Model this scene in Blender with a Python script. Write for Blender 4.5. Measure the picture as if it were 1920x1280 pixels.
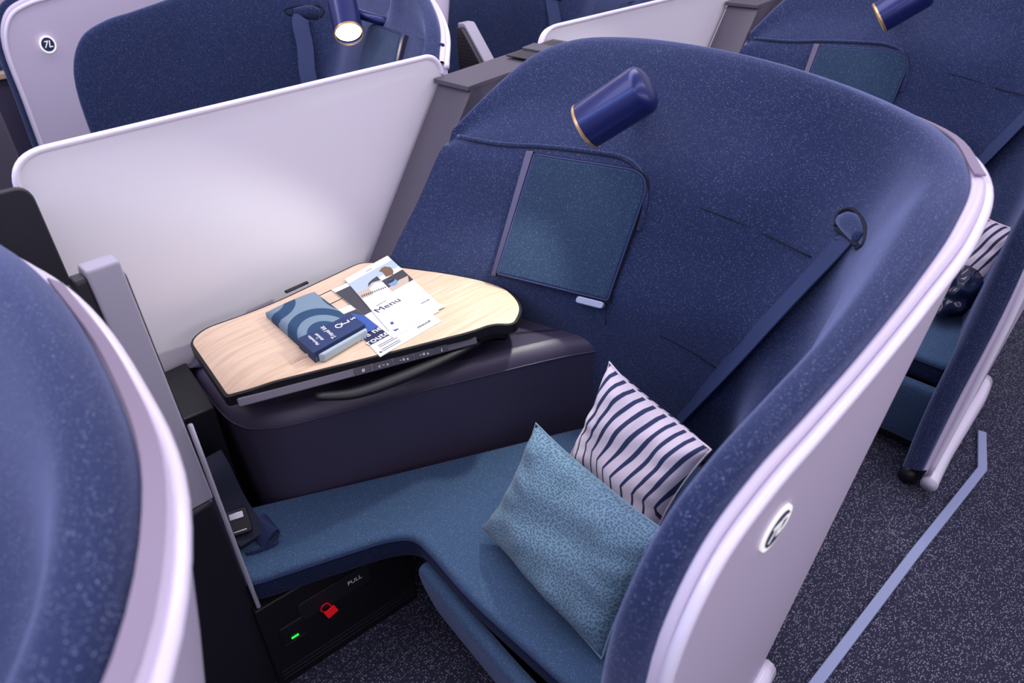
import bpy, bmesh, math, random
from mathutils import Vector, Matrix
from mathutils.bvhtree import BVHTree
random.seed(7)
for o in list(bpy.data.objects): bpy.data.objects.remove(o)
S = bpy.context.scene
COL = S.collection
# ---------------------------------------------------------------- camera
f_px = 1362.4977
a = Vector((1690, 975, -f_px)).normalized()
z_up = -Vector((90, -2060, -f_px)).normalized()
y_in = z_up.cross(a).normalized()
a = y_in.cross(z_up).normalized()
cam_d = bpy.data.cameras.new('camera'); cam = bpy.data.objects.new('camera', cam_d); COL.objects.link(cam)
cam.matrix_world = Matrix((a, y_in, z_up)).to_4x4()
cam.location = (0, 0, 1.5)
cam_d.sensor_width = 36; cam_d.lens = f_px * 36 / 1920; cam_d.clip_start = .02
cam_d.dof.use_dof = True; cam_d.dof.focus_distance = 1.75; cam_d.dof.aperture_fstop = 4.5
S.camera = cam
S.view_settings.view_transform = 'Standard'; S.view_settings.look = 'None'
S.view_settings.gamma = 1; S.view_settings.exposure = 0.0
# ---------------------------------------------------------------- light
W = bpy.data.worlds.new('cabin'); S.world = W; W.use_nodes = True
W.node_tree.nodes['Background'].inputs[0].default_value = (.84, .80, 1.0, 1)
W.node_tree.nodes['Background'].inputs[1].default_value = .52
def area(name, loc, size, size_y, power, col, rot=(0, 0, 0)):
    l = bpy.data.lights.new(name, 'AREA'); l.shape = 'RECTANGLE'; l.size = size; l.size_y = size_y
    l.energy = power; l.color = col
    o = bpy.data.objects.new(name, l); o.location = loc; o.rotation_euler = rot; COL.objects.link(o); return o
area('ceiling_panel_light', (1.0, 1.5, 2.5), 4.5, .8, 48, (.91, .85, 1.0))
area('aisle_light', (1.2, -.1, 2.4), 5.0, .35, 23, (.92, .83, 1.0))
area('mood_light', (-1.6, .9, 2.2), .5, 2.5, 26, (.42, .58, 1.0), (0, math.radians(-38), 0))
area('aisle_side_fill', (.6, -1.5, 1.7), 4.5, .5, 22, (.95, .84, 1.0), (math.radians(72), 0, 0))  # unseen fill light, added to brighten the shell's aisle-side panel
area('far_aisle_light', (1.2, 3.4, 2.4), 5.0, .4, 32, (.9, .83, 1.0))
# ---------------------------------------------------------------- materials
def sl(h):  # sRGB hex -> linear
    h = h.lstrip('#'); v = [int(h[i:i+2], 16) / 255 for i in (0, 2, 4)]
    return tuple((c / 12.92 if c <= .04045 else ((c + .055) / 1.055) ** 2.4) for c in v) + (1,)
class NT:
    def __init__(s, name):
        s.m = bpy.data.materials.new(name); s.m.use_nodes = True; s.t = s.m.node_tree
        s.b = s.t.nodes['Principled BSDF']
    def n(s, typ, **k):
        nd = s.t.nodes.new(typ)
        for kk, v in k.items():
            if kk.startswith('i_'):
                key = kk[2:]; key = int(key) if key.isdigit() else key.replace('_', ' ')
                nd.inputs[key].default_value = v
            else: setattr(nd, kk, v)
        return nd
    def l(s, a, b): s.t.links.new(a, b)
    def math(s, op, a, b=None, c=None):
        nd = s.t.nodes.new('ShaderNodeMath'); nd.operation = op
        for i, v in enumerate((a, b, c)):
            if v is None: continue
            if isinstance(v, (int, float)): nd.inputs[i].default_value = v
            else: s.l(v, nd.inputs[i])
        return nd.outputs[0]
    def mix(s, fac, a, b):
        nd = s.t.nodes.new('ShaderNodeMix'); nd.data_type = 'RGBA'
        for sock, v in ((nd.inputs[0], fac), (nd.inputs[6], a), (nd.inputs[7], b)):
            if isinstance(v, (tuple, float, int)): sock.default_value = v
            else: s.l(v, sock)
        return nd.outputs[2]
    def bump(s, h, strength=.3, dist=.001):
        nd = s.n('ShaderNodeBump'); nd.inputs['Strength'].default_value = strength; nd.inputs['Distance'].default_value = dist
        s.l(h, nd.inputs['Height']); s.l(nd.outputs[0], s.b.inputs['Normal'])
def plain(name, col, rough=.5, metal=0, bumpy=0, bscale=900, coat=0, spec=None):
    t = NT(name); t.b.inputs['Base Color'].default_value = sl(col) if isinstance(col, str) else col
    t.b.inputs['Roughness'].default_value = rough; t.b.inputs['Metallic'].default_value = metal
    t.b.inputs['Coat Weight'].default_value = coat
    if spec is not None: t.b.inputs['Specular IOR Level'].default_value = spec
    if bumpy:
        c = t.n('ShaderNodeTexCoord'); nz = t.n('ShaderNodeTexNoise', i_Scale=bscale, i_Detail=2.0); t.l(c.outputs['Object'], nz.inputs['Vector'])
        t.bump(nz.outputs[0], bumpy, .0006)
    return t.m
def emis(name, col, st):
    t = NT(name); c = sl(col) if isinstance(col, str) else col
    t.b.inputs['Base Color'].default_value = c; t.b.inputs['Emission Color'].default_value = c
    t.b.inputs['Emission Strength'].default_value = st; return t.m
def fabric(name, base, fleck, dens=.5, scale=420, sheen=.5, fl_amt=.55):
    t = NT(name); c = t.n('ShaderNodeTexCoord')
    v = t.n('ShaderNodeTexVoronoi', i_Scale=scale); t.l(c.outputs['Object'], v.inputs['Vector'])
    nz = t.n('ShaderNodeTexNoise', i_Scale=scale * 1.6, i_Detail=3.0); t.l(c.outputs['Object'], nz.inputs['Vector'])
    sep = t.n('ShaderNodeSeparateColor'); t.l(v.outputs['Color'], sep.inputs[0])
    sel = t.math('GREATER_THAN', sep.outputs[0], 1 - dens)
    near = t.math('LESS_THAN', v.outputs['Distance'], .36)
    fac = t.math('MULTIPLY', t.math('MULTIPLY', sel, near), t.math('MULTIPLY', sep.outputs[1], fl_amt))
    b1 = sl(base); lo = tuple(x * .62 for x in b1[:3]) + (1,); hi = tuple(min(1, x * 1.5) for x in b1[:3]) + (1,)
    nf = t.math('MULTIPLY_ADD', nz.outputs[0], 2.2, -.6)
    t.l(t.mix(fac, t.mix(nf, lo, hi), sl(fleck)), t.b.inputs['Base Color'])
    t.b.inputs['Roughness'].default_value = .92
    t.b.inputs['Specular IOR Level'].default_value = .15
    t.b.inputs['Sheen Weight'].default_value = sheen; t.b.inputs['Sheen Roughness'].default_value = .45
    t.b.inputs['Sheen Tint'].default_value = (.52, .6, 1, 1)
    t.bump(nz.outputs[0], .5, .0008); return t.m
M = {}
M['navy'] = fabric('navy_fabric', '#212c4c', '#b4bbd4', .17, 760, .6, .85)
M['side_shade'] = fabric('shaded_side_fabric', '#1b2743', '#8894b4', .12, 640, .1, .5)  # seat fabric darkened to navy for the shade on the cushion side
M['teal'] = fabric('seat_fabric', '#3d5674', '#b8c6d4', .26, 640, .3, .6)
M['door'] = fabric('door_fabric', '#263850', '#a8b4c8', .17, 760, .3, .75)
M['lav'] = plain('lavender_plastic', '#cfc6d8', .42, bumpy=.08)
M['lavtrim'] = plain('lavender_trim', '#d8cfe2', .35)
M['bead'] = plain('pale_bead', '#ece6f4', .22, coat=.4)
M['recess'] = plain('recess_mauve', '#8d8094', .5)
M['white'] = plain('divider_white', '#e6e2ea', .45, bumpy=.04)
M['leather'] = plain('dark_leather', '#474156', .42, bumpy=.35, bscale=700)
M['ctl'] = plain('control_grey', '#5f5c69', .3, .3)
M['ctlb'] = plain('button_grey', '#3b3946', .35)
M['dark'] = plain('dark_plastic', '#1b1a22', .45, bumpy=.1)
M['black'] = plain('black_plastic', '#0c0c12', .5)
M['grey'] = plain('grey_cabinet', '#4b4651', .5, bumpy=.15)
M['greymon'] = plain('grey_housing', '#a5a2b0', .4)
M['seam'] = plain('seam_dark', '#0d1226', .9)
M['piping'] = plain('piping', '#2a3868', .8)
M['belt'] = plain('belt_webbing', '#27365e', .75, bumpy=.5, bscale=1500)
M['beltk'] = plain('belt_black', '#1d2236', .75, bumpy=.5, bscale=1500)
M['metal'] = plain('brushed_metal', '#b9bcc6', .3, 1)
M['silver'] = plain('silver_latch', '#9ca1ae', .35, .6)
M['lamp'] = plain('lamp_navy', '#1d2862', .33, .35, coat=.15)
M['gold'] = plain('lamp_gold_ring', '#d8b07a', .3, .7)
M['strip'] = plain('strip_metal', '#565062', .35, .7)
M['red'] = emis('red_tag', '#d0101c', .35)
M['green'] = emis('green_led', '#20e040', 1.6)
M['glow'] = emis('lamp_lens', (1, .93, .72, 1), 9)
M['print_white'] = plain('print_white', '#eef0ee', .7)
M['print_navy'] = plain('print_navy', '#141a44', .7)
M['print_dark'] = plain('print_dark', '#3a3a40', .7)
M['sign'] = emis('sign_white', '#f4f3ee', .55)
M['signnavy'] = plain('sign_navy', '#28345a', .5)
M['paper'] = plain('paper', '#dedddd', .7)
M['track'] = plain('track_plastic', '#97a2c4', .3)
M['cabinwall'] = plain('cabin_wall', '#e3cfdc', .5)
def wood():
    t = NT('light_oak'); c = t.n('ShaderNodeTexCoord'); mp = t.n('ShaderNodeMapping'); t.l(c.outputs['Object'], mp.inputs[0])
    mp.inputs['Rotation'].default_value = (0, 0, math.radians(20)); mp.inputs['Scale'].default_value = (3, 45, 10)
    nz = t.n('ShaderNodeTexNoise', i_Scale=2.2, i_Detail=6.0, i_Distortion=.6); t.l(mp.outputs[0], nz.inputs[0])
    t.l(t.mix(t.math('MULTIPLY_ADD', nz.outputs[0], 2.4, -.7), sl('#c6a88b'), sl('#dcc4aa')), t.b.inputs['Base Color'])
    t.b.inputs['Roughness'].default_value = .4; return t.m
M['wood'] = wood()
def carpet():
    t = NT('carpet'); c = t.n('ShaderNodeTexCoord'); mp = t.n('ShaderNodeMapping'); t.l(c.outputs['Object'], mp.inputs[0])
    mp.inputs['Scale'].default_value = (1, 1.8, 1)
    v = t.n('ShaderNodeTexVoronoi', i_Scale=190.0, i_Randomness=.55); t.l(mp.outputs[0], v.inputs['Vector'])
    sep = t.n('ShaderNodeSeparateColor'); t.l(v.outputs['Color'], sep.inputs[0])
    fac = t.math('MULTIPLY', t.math('LESS_THAN', v.outputs['Distance'], .40), t.math('GREATER_THAN', sep.outputs[0], .45))
    fac = t.math('MULTIPLY', fac, t.math('MULTIPLY_ADD', sep.outputs[1], .6, .25))
    t.l(t.mix(fac, sl('#26273c'), sl('#a3a5b8')), t.b.inputs['Base Color'])
    t.b.inputs['Roughness'].default_value = .95; t.bump(v.outputs['Distance'], .6, .002); return t.m
M['carpet'] = carpet()
def pillow_teal():
    t = NT('teal_dotted_cotton'); c = t.n('ShaderNodeTexCoord'); mp = t.n('ShaderNodeMapping'); t.l(c.outputs['UV'], mp.inputs[0])
    mp.inputs['Scale'].default_value = (74, 52, 1)
    v = t.n('ShaderNodeTexVoronoi', i_Scale=1.0, i_Randomness=.8, voronoi_dimensions='2D'); t.l(mp.outputs[0], v.inputs['Vector'])
    nz = t.n('ShaderNodeTexNoise', i_Scale=3.0); t.l(mp.outputs[0], nz.inputs[0])
    fac = t.math('LESS_THAN', t.math('ADD', v.outputs['Distance'], t.math('MULTIPLY', nz.outputs[0], .25)), .50)
    t.l(t.mix(fac, sl('#6c8ea2'), sl('#45637c')), t.b.inputs['Base Color'])
    t.b.inputs['Roughness'].default_value = .85; t.b.inputs['Sheen Weight'].default_value = .15; return t.m
M['pteal'] = pillow_teal()
def pillow_stripe():
    t = NT('striped_cotton'); c = t.n('ShaderNodeTexCoord'); sp = t.n('ShaderNodeSeparateXYZ'); t.l(c.outputs['UV'], sp.inputs[0])
    u, v = sp.outputs[0], sp.outputs[1]
    kv = t.math('SUBTRACT', v, .40); up = t.math('MAXIMUM', kv, 0.0); dn = t.math('MINIMUM', kv, 0.0)
    nz = t.n('ShaderNodeTexNoise', i_Scale=4.0, i_Detail=0.0); t.l(c.outputs['UV'], nz.inputs[0])
    w = t.math('ADD', t.math('ADD', t.math('MULTIPLY_ADD', up, -.155, u), t.math('MULTIPLY', dn, .52)), t.math('MULTIPLY', nz.outputs[0], .02))
    fr = t.math('FRACT', t.math('MULTIPLY', w, 10.5))
    wid = t.math('MULTIPLY_ADD', t.math('MINIMUM', t.math('MULTIPLY', up, 5.0), 1.0), .17, .19)
    fac = t.math('LESS_THAN', fr, wid)
    t.l(t.mix(fac, sl('#dcd0da'), sl('#26345a')), t.b.inputs['Base Color'])
    t.b.inputs['Roughness'].default_value = .85; return t.m
M['pstripe'] = pillow_stripe()
def pouch_mat():
    t = NT('pouch_wave_print'); c = t.n('ShaderNodeTexCoord'); sp = t.n('ShaderNodeSeparateXYZ'); t.l(c.outputs['UV'], sp.inputs[0])
    u, v = sp.outputs[0], sp.outputs[1]
    def ring(cx, cy, sx=1.0):
        dx = t.math('MULTIPLY', t.math('SUBTRACT', u, cx), sx); dy = t.math('SUBTRACT', v, cy)
        return t.math('SQRT', t.math('ADD', t.math('MULTIPLY', dx, dx), t.math('MULTIPLY', dy, dy)))
    def band(d, lo, hi): return t.math('MULTIPLY', t.math('GREATER_THAN', d, lo), t.math('LESS_THAN', d, hi))
    d1 = ring(.40, .15, .80); d2 = ring(.10, 1.08, .75); d3 = ring(1.25, .62, .9)
    fac = t.math('ADD', t.math('ADD', band(d1, .36, .50), t.math('LESS_THAN', d1, .24)), t.math('ADD', band(d2, .22, .37), band(d3, .14, .32)))
    fac = t.math('MINIMUM', fac, 1.0)
    nz = t.n('ShaderNodeTexNoise', i_Scale=60.0); t.l(c.outputs['UV'], nz.inputs[0])
    t.l(t.mix(fac, t.mix(nz.outputs[0], sl('#697f91'), sl('#768b9a')), t.mix(nz.outputs[0], sl('#183c5c'), sl('#1c4564'))), t.b.inputs['Base Color'])
    t.b.inputs['Roughness'].default_value = .8; return t.m
M['pouch'] = pouch_mat()
M['band'] = plain('band_navy', '#1c315c', .7)
M['lightblue'] = plain('print_sky', '#a5b3be', .7); M['snow'] = plain('print_snow', '#dfe0e2', .7)
M['stone'] = plain('print_stone', '#b6a596', .7); M['skin'] = plain('print_brown', '#6f5440', .7)
M['photoblue'] = plain('print_blue', '#2f529c', .7); M['cream'] = plain('print_cream', '#dcc6b0', .7)
M['bluecup'] = plain('print_cup', '#6d8fae', .7); M['logoblue'] = plain('print_logo', '#2a3a9a', .7)
M['plasticwrap'] = plain('wrap', '#1a2340', .2, coat=.5)
# ---------------------------------------------------------------- helpers
def root_of(p):
    while p.parent: p = p.parent
    return p
def link(name, me, mats, parent=None, smooth=True):
    me.name = name
    for m in (mats if isinstance(mats, (list, tuple)) else [mats]): me.materials.append(M[m] if isinstance(m, str) else m)
    if smooth:
        for p in me.polygons: p.use_smooth = True
    o = bpy.data.objects.new(name, me); COL.objects.link(o)
    if parent:
        L = root_of(parent).location
        me.transform(Matrix.Translation(-L)); o.parent = parent
    return o
def thing(name, label, cat, loc, group=None):
    o = bpy.data.objects.new(name, None); o.empty_display_size = .1; COL.objects.link(o); o.location = loc
    o['label'] = label; o['category'] = cat
    if group: o['group'] = group
    return o
def tag(o, label, cat, group=None):
    o['label'] = label; o['category'] = cat
    if group: o['group'] = group
    return o
def struct(o): o['kind'] = 'structure'; return o
def mod_bevel(o, w, seg=3, ang=35):
    b = o.modifiers.new('b', 'BEVEL'); b.width = w; b.segments = seg; b.limit_method = 'ANGLE'; b.angle_limit = math.radians(ang)
    b.harden_normals = False
    return o
def autosm(o, ang=40):
    me = o.data; bm = bmesh.new(); bm.from_mesh(me)
    for e in bm.edges:
        if len(e.link_faces) == 2 and e.calc_face_angle(0) > math.radians(ang): e.smooth = False
    bm.to_mesh(me); bm.free(); return o
def prism(name, poly, z0, z1, mat, parent=None, bevel=.004, seg=3, frame=None, ang=35):
    """polygon extruded between z0 and z1; frame = 4x4 matrix for other planes"""
    n = len(poly); V = [(x, y, z0) for x, y in poly] + [(x, y, z1) for x, y in poly]
    Fc = [tuple(reversed(range(n))), tuple(range(n, 2 * n))] + [(i, (i + 1) % n, (i + 1) % n + n, i + n) for i in range(n)]
    me = bpy.data.meshes.new(name); me.from_pydata(V, [], Fc)
    if frame: me.transform(frame)
    bm = bmesh.new(); bm.from_mesh(me); bmesh.ops.recalc_face_normals(bm, faces=bm.faces); bm.to_mesh(me); bm.free()
    o = link(name, me, mat, parent, smooth=True)
    if bevel: mod_bevel(o, bevel, seg, ang)
    return autosm(o) if not bevel else autosm(o, 60)
def box(name, c, s, mat, parent=None, bevel=.003, rot=None, seg=2):
    fr = Matrix.Translation(c)
    if rot is not None: fr = fr @ (rot.to_4x4() if isinstance(rot, Matrix) else Matrix.Rotation(rot, 4, 'Z'))
    x, y = s[0] / 2, s[1] / 2
    return prism(name, [(-x, -y), (x, -y), (x, y), (-x, y)], -s[2] / 2, s[2] / 2, mat, parent, bevel, seg, fr)
def rounded(poly, r, seg=6):
    """round polygon corners; r a number or list"""
    out = []; n = len(poly)
    for i in range(n):
        rr = r[i] if isinstance(r, (list, tuple)) else r
        p0, p, p1 = Vector(poly[i - 1]), Vector(poly[i]), Vector(poly[(i + 1) % n])
        a_, b_ = (p0 - p), (p1 - p)
        d = min(rr, a_.length * .49, b_.length * .49)
        if d < 1e-4: out.append(tuple(p)); continue
        A, B = p + a_.normalized() * d, p + b_.normalized() * d
        for k in range(seg + 1):
            t = k / seg; q = A * (1 - t) ** 2 + p * 2 * t * (1 - t) + B * t * t; out.append(tuple(q))
    return out
def catmull(P, n):
    """resample list of Vectors n per segment"""
    out = []; m = len(P)
    for i in range(m - 1):
        p0 = P[i - 1] if i > 0 else P[0] * 2 - P[1]; p1, p2 = P[i], P[i + 1]; p3 = P[i + 2] if i + 2 < m else P[-1] * 2 - P[-2]
        for k in range(n):
            t = k / n
            d01 = max((p1 - p0).length, 1e-5) ** .5; d12 = max((p2 - p1).length, 1e-5) ** .5; d23 = max((p3 - p2).length, 1e-5) ** .5
            m1 = (p2 - p1) + d12 * ((p1 - p0) / d01 - (p2 - p0) / (d01 + d12))
            m2 = (p2 - p1) + d12 * ((p3 - p2) / d23 - (p3 - p1) / (d12 + d23))
            out.append(p1 * (2*t**3 - 3*t*t + 1) + m1 * (t**3 - 2*t*t + t) + p2 * (-2*t**3 + 3*t*t) + m2 * (t**3 - t*t))
    out.append(P[-1].copy()); return out
def V3(l): return [Vector(p) for p in l]
def grid_mesh(name, rows, mat, parent=None, closed=False, uv=True):
    m, n = len(rows), len(rows[0]); V = [p for r in rows for p in r]; F = []
    for i in range(m - 1):
        for j in range(n if closed else n - 1):
            j2 = (j + 1) % n; F.append((i * n + j, i * n + j2, (i + 1) * n + j2, (i + 1) * n + j))
    me = bpy.data.meshes.new(name); me.from_pydata(V, [], F)
    if uv:
        ul = me.uv_layers.new(name='UVMap')
        for p in me.polygons:
            for li in p.loop_indices:
                vi = me.loops[li].vertex_index; ul.data[li].uv = ((vi % n) / max(1, n - 1), (vi // n) / (m - 1))
    return link(name, me, mat, parent)
def tube(name, pts, r, mat, parent=None, seg=10, res=4, flat=1.0, cap=True):
    P = catmull(V3(pts), res) if res > 1 else V3(pts); rows = []
    up = Vector((0, 0, 1)); n = len(P)
    for i, p in enumerate(P):
        t = (P[min(i + 1, n - 1)] - P[max(i - 1, 0)]).normalized()
        s = t.cross(up); s = s.normalized() if s.length > 1e-3 else Vector((1, 0, 0)); u = s.cross(t)
        rr = r(i / (n - 1)) if callable(r) else r
        rows.append([p + s * rr * math.cos(q) + u * rr * flat * math.sin(q) for q in [2 * math.pi * k / seg for k in range(seg)]])
    o = grid_mesh(name, rows, mat, parent, closed=True, uv=False)
    if cap:
        bm = bmesh.new(); bm.from_mesh(o.data); bmesh.ops.holes_fill(bm, edges=[e for e in bm.edges if len(e.link_faces) == 1], sides=0); bm.to_mesh(o.data); bm.free()
    return o
def ribbon(name, pts, wvec, width, th, mat, parent=None, res=6):
    """strap: pts centreline, wvec width direction (Vector or list)"""
    P = catmull(V3(pts), res); n = len(P); rows = []
    for i, p in enumerate(P):
        t = (P[min(i + 1, n - 1)] - P[max(i - 1, 0)]).normalized()
        if isinstance(wvec, list):
            f = i / (n - 1) * (len(wvec) - 1); k = min(int(f), len(wvec) - 2); w = Vector(wvec[k]).lerp(Vector(wvec[k + 1]), f - k)
        else: w = Vector(wvec)
        w = (w - t * w.dot(t)).normalized(); nn = t.cross(w)
        h = width / 2; rows.append([p - w * h - nn * th / 2, p + w * h - nn * th / 2, p + w * h + nn * th / 2, p - w * h + nn * th / 2])
    o = grid_mesh(name, rows, mat, parent, closed=True, uv=False)
    bm = bmesh.new(); bm.from_mesh(o.data); bmesh.ops.holes_fill(bm, edges=[e for e in bm.edges if len(e.link_faces) == 1], sides=0)
    bmesh.ops.recalc_face_normals(bm, faces=bm.faces); bm.to_mesh(o.data); bm.free()
    return autosm(o)
def lathe(name, prof, axis0, axisdir, mat, parent=None, seg=40):
    d = Vector(axisdir).normalized(); u = d.orthogonal().normalized(); v = d.cross(u)
    rows = [[Vector(axis0) + d * h + (u * math.cos(q) + v * math.sin(q)) * r for q in [2 * math.pi * k / seg for k in range(seg)]] for h, r in prof]
    o = grid_mesh(name, rows, mat, parent, closed=True, uv=False); return autosm(o, 35)
def text(name, s, size, frame, mat, parent=None, extrude=.0003, bold=0.0, shear=0.0, align='CENTER', sx=1.0):
    c = bpy.data.curves.new(name, 'FONT'); c.body = s; c.size = size; c.extrude = extrude; c.offset = bold; c.shear = shear
    c.align_x = align; c.align_y = 'CENTER'; c.resolution_u = 3
    t = bpy.data.objects.new('tmp', c); COL.objects.link(t)
    dg = bpy.context.evaluated_depsgraph_get(); me = bpy.data.meshes.new_from_object(t.evaluated_get(dg))
    bpy.data.objects.remove(t); me.transform(frame @ Matrix.Diagonal((sx, 1, 1, 1)))
    return link(name, me, mat, parent, smooth=False)
def frame(o, x, y):
    x = Vector(x).normalized(); y = Vector(y); y = (y - x * y.dot(x)).normalized(); z = x.cross(y)
    m = Matrix((x, y, z)).transposed().to_4x4(); m.translation = Vector(o); return m
def copy_tree(o, parent=None, dx=(0, 0, 0), skip=()):
    c = o.copy(); COL.objects.link(c); c.parent = parent
    if parent is None: c.location = Vector(o.location) + Vector(dx)
    for ch in o.children:
        if ch.name.split('.')[0] in skip: continue
        copy_tree(ch, c, skip=skip)
    return c
P_ROW = 1.3686      # distance from one seat row to the next
Y_MID = 1.523       # centre line between the two middle seats
ST = .26            # stagger of the seats beyond the divider
def mirrored(o, dx, label, skip=()):
    c = copy_tree(o, None, skip=skip); c.scale = (1, -1, 1)
    c.location = (o.location.x + dx, 2 * Y_MID - o.location.y, o.location.z); c['label'] = label; return c
# ---------------------------------------------------------------- floor, cabin side
me = bpy.data.meshes.new('floor'); me.from_pydata([(-3, -1.6, 0), (6, -1.6, 0), (6, 5.8, 0), (-3, 5.8, 0), (-3, -1.6, -.05), (6, -1.6, -.05), (6, 5.8, -.05), (-3, 5.8, -.05)], [], [(0, 1, 2, 3), (7, 6, 5, 4), (0, 4, 5, 1), (1, 5, 6, 2), (2, 6, 7, 3), (3, 7, 4, 0)])
struct(link('floor', me, 'carpet', smooth=False))
struct(box('wall_right', (1.5, 5.45, 1.1), (9, .08, 2.2), 'cabinwall', bevel=0))
# raised plastic strip on the aisle floor
tr = [(1.0, .245), (1.747 * .88, .190), (1.90, .170), (1.985, .167), (2.15, .222), (2.15, .25), (1.975, .195), (1.90, .20), (1.54, .222), (1.0, .277)]
strp = prism('trim_1', [(.8, .262-.05), (1.55, .188), (1.99, .168), (2.16, .222), (2.155, .245), (1.985, .192), (1.55, .212), (.8, .262-.026)], 0, .012, 'track', bevel=.003)
struct(strp)

# ---------------------------------------------------------------- the seat shell
def wall(y, z): return Vector((.945 + .53 * z - .27 * y, y, z))
stations = []   # (base, w1, w2, w3, crest, Ro, outer mid, outer base)
C_ = [(1.11, 1.352, .965), (1.225, 1.315, 1.05), (1.31, 1.27, 1.11), (1.38, 1.205, 1.14), (1.43, 1.10, 1.15), (1.453, .923, 1.15), (1.44, .72, 1.14), (1.40, .54, 1.12),
      (1.32, .40, 1.10), (1.20, .318, 1.085), (1.06, .288, 1.07), (.92, .270, 1.045), (.765, .262, 1.018), (.64, .262, 1.0), (.54, .262, .985), (.45, .262, .950), (.388, .264, .86), (.374, .272, .60), (.370, .30, .33), (.368, .31, .10)]
R_ = [(1.17, 1.385, .95), (1.28, 1.36, 1.01), (1.37, 1.32, 1.06), (1.45, 1.255, 1.075), (1.50, 1.12, 1.08), (1.525, .93, 1.08), (1.51, .70, 1.08), (1.47, .50, 1.08),
      (1.37, .33, 1.08), (1.225, .238, 1.075), (1.08, .207, 1.050), (.93, .203, 1.02), (.78, .204, .990), (.65, .205, .972), (.55, .206, .958), (.468, .207, .925), (.415, .209, .84), (.405, .22, .60), (.402, .238, .35), (.397, .257, .10)]
WL = []
for yy, y6, y3 in [(1.352, 1.43, 1.50), (1.28, 1.34, 1.40), (1.19, 1.23, 1.27), (1.09, 1.11, 1.14), (.98, .99, 1.01), (.84, .85, .86), (.68, .69, .70), (.545, .56, .57)]:
    sb = .06 if yy < 1.15 else .0
    WL.append([wall(y3, .30) + Vector((.24 if sb else .1, 0, 0)), wall(y6, .60) + Vector((sb, 0, 0)), wall(yy, .93)])
WL += [[Vector(p) for p in q] for q in [
    [(.95, .50, .3), (1.10, .47, .62), (1.235, .44, .93)], [(.88, .44, .3), (1.04, .40, .62), (1.14, .38, .93)], [(.78, .39, .3), (.93, .365, .62), (1.02, .345, .93)],
    [(.70, .37, .28), (.80, .35, .6), (.90, .325, .91)], [(.63, .36, .25), (.70, .33, .55), (.755, .294, .88)], [(.56, .35, .2), (.60, .325, .5), (.63, .291, .85)],
    [(.50, .345, .15), (.52, .32, .45), (.54, .290, .81)], [(.46, .34, .12), (.47, .32, .40), (.47, .290, .75)], [(.43, .335, .10), (.43, .32, .36), (.423, .292, .66)],
    [(.415, .33, .09), (.415, .32, .24), (.408, .31, .45)], [(.41, .33, .07), (.41, .325, .14), (.40, .32, .25)], [(.405, .33, .05), (.405, .33, .065), (.40, .325, .085)]]]
OB = [(.75, 1.50, .085), (.85, 1.47, .085), (.95, 1.42, .085), (1.03, 1.33, .085), (1.09, 1.18, .085), (1.13, .97, .085), (1.15, .75, .085), (1.16, .56, .085), (1.15, .42, .085), (1.08, .33, .085),
      (.98, .305, .085), (.88, .293, .085), (.80, .289, .085), (.72, .285, .085), (.63, .281, .085), (.55, .277, .085), (.49, .272, .085), (.45, .268, .085), (.42, .265, .085), (.402, .263, .08)]
N = len(C_)
def loft(cols, nr, nc):
    r = [catmull(V3(c), nc) for c in cols]
    k = len(r[0]); cc = [catmull([r[i][j] for i in range(len(r))], nr) for j in range(k)]
    return [[cc[j][i] for j in range(k)] for i in range(len(cc[0]))]
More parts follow.
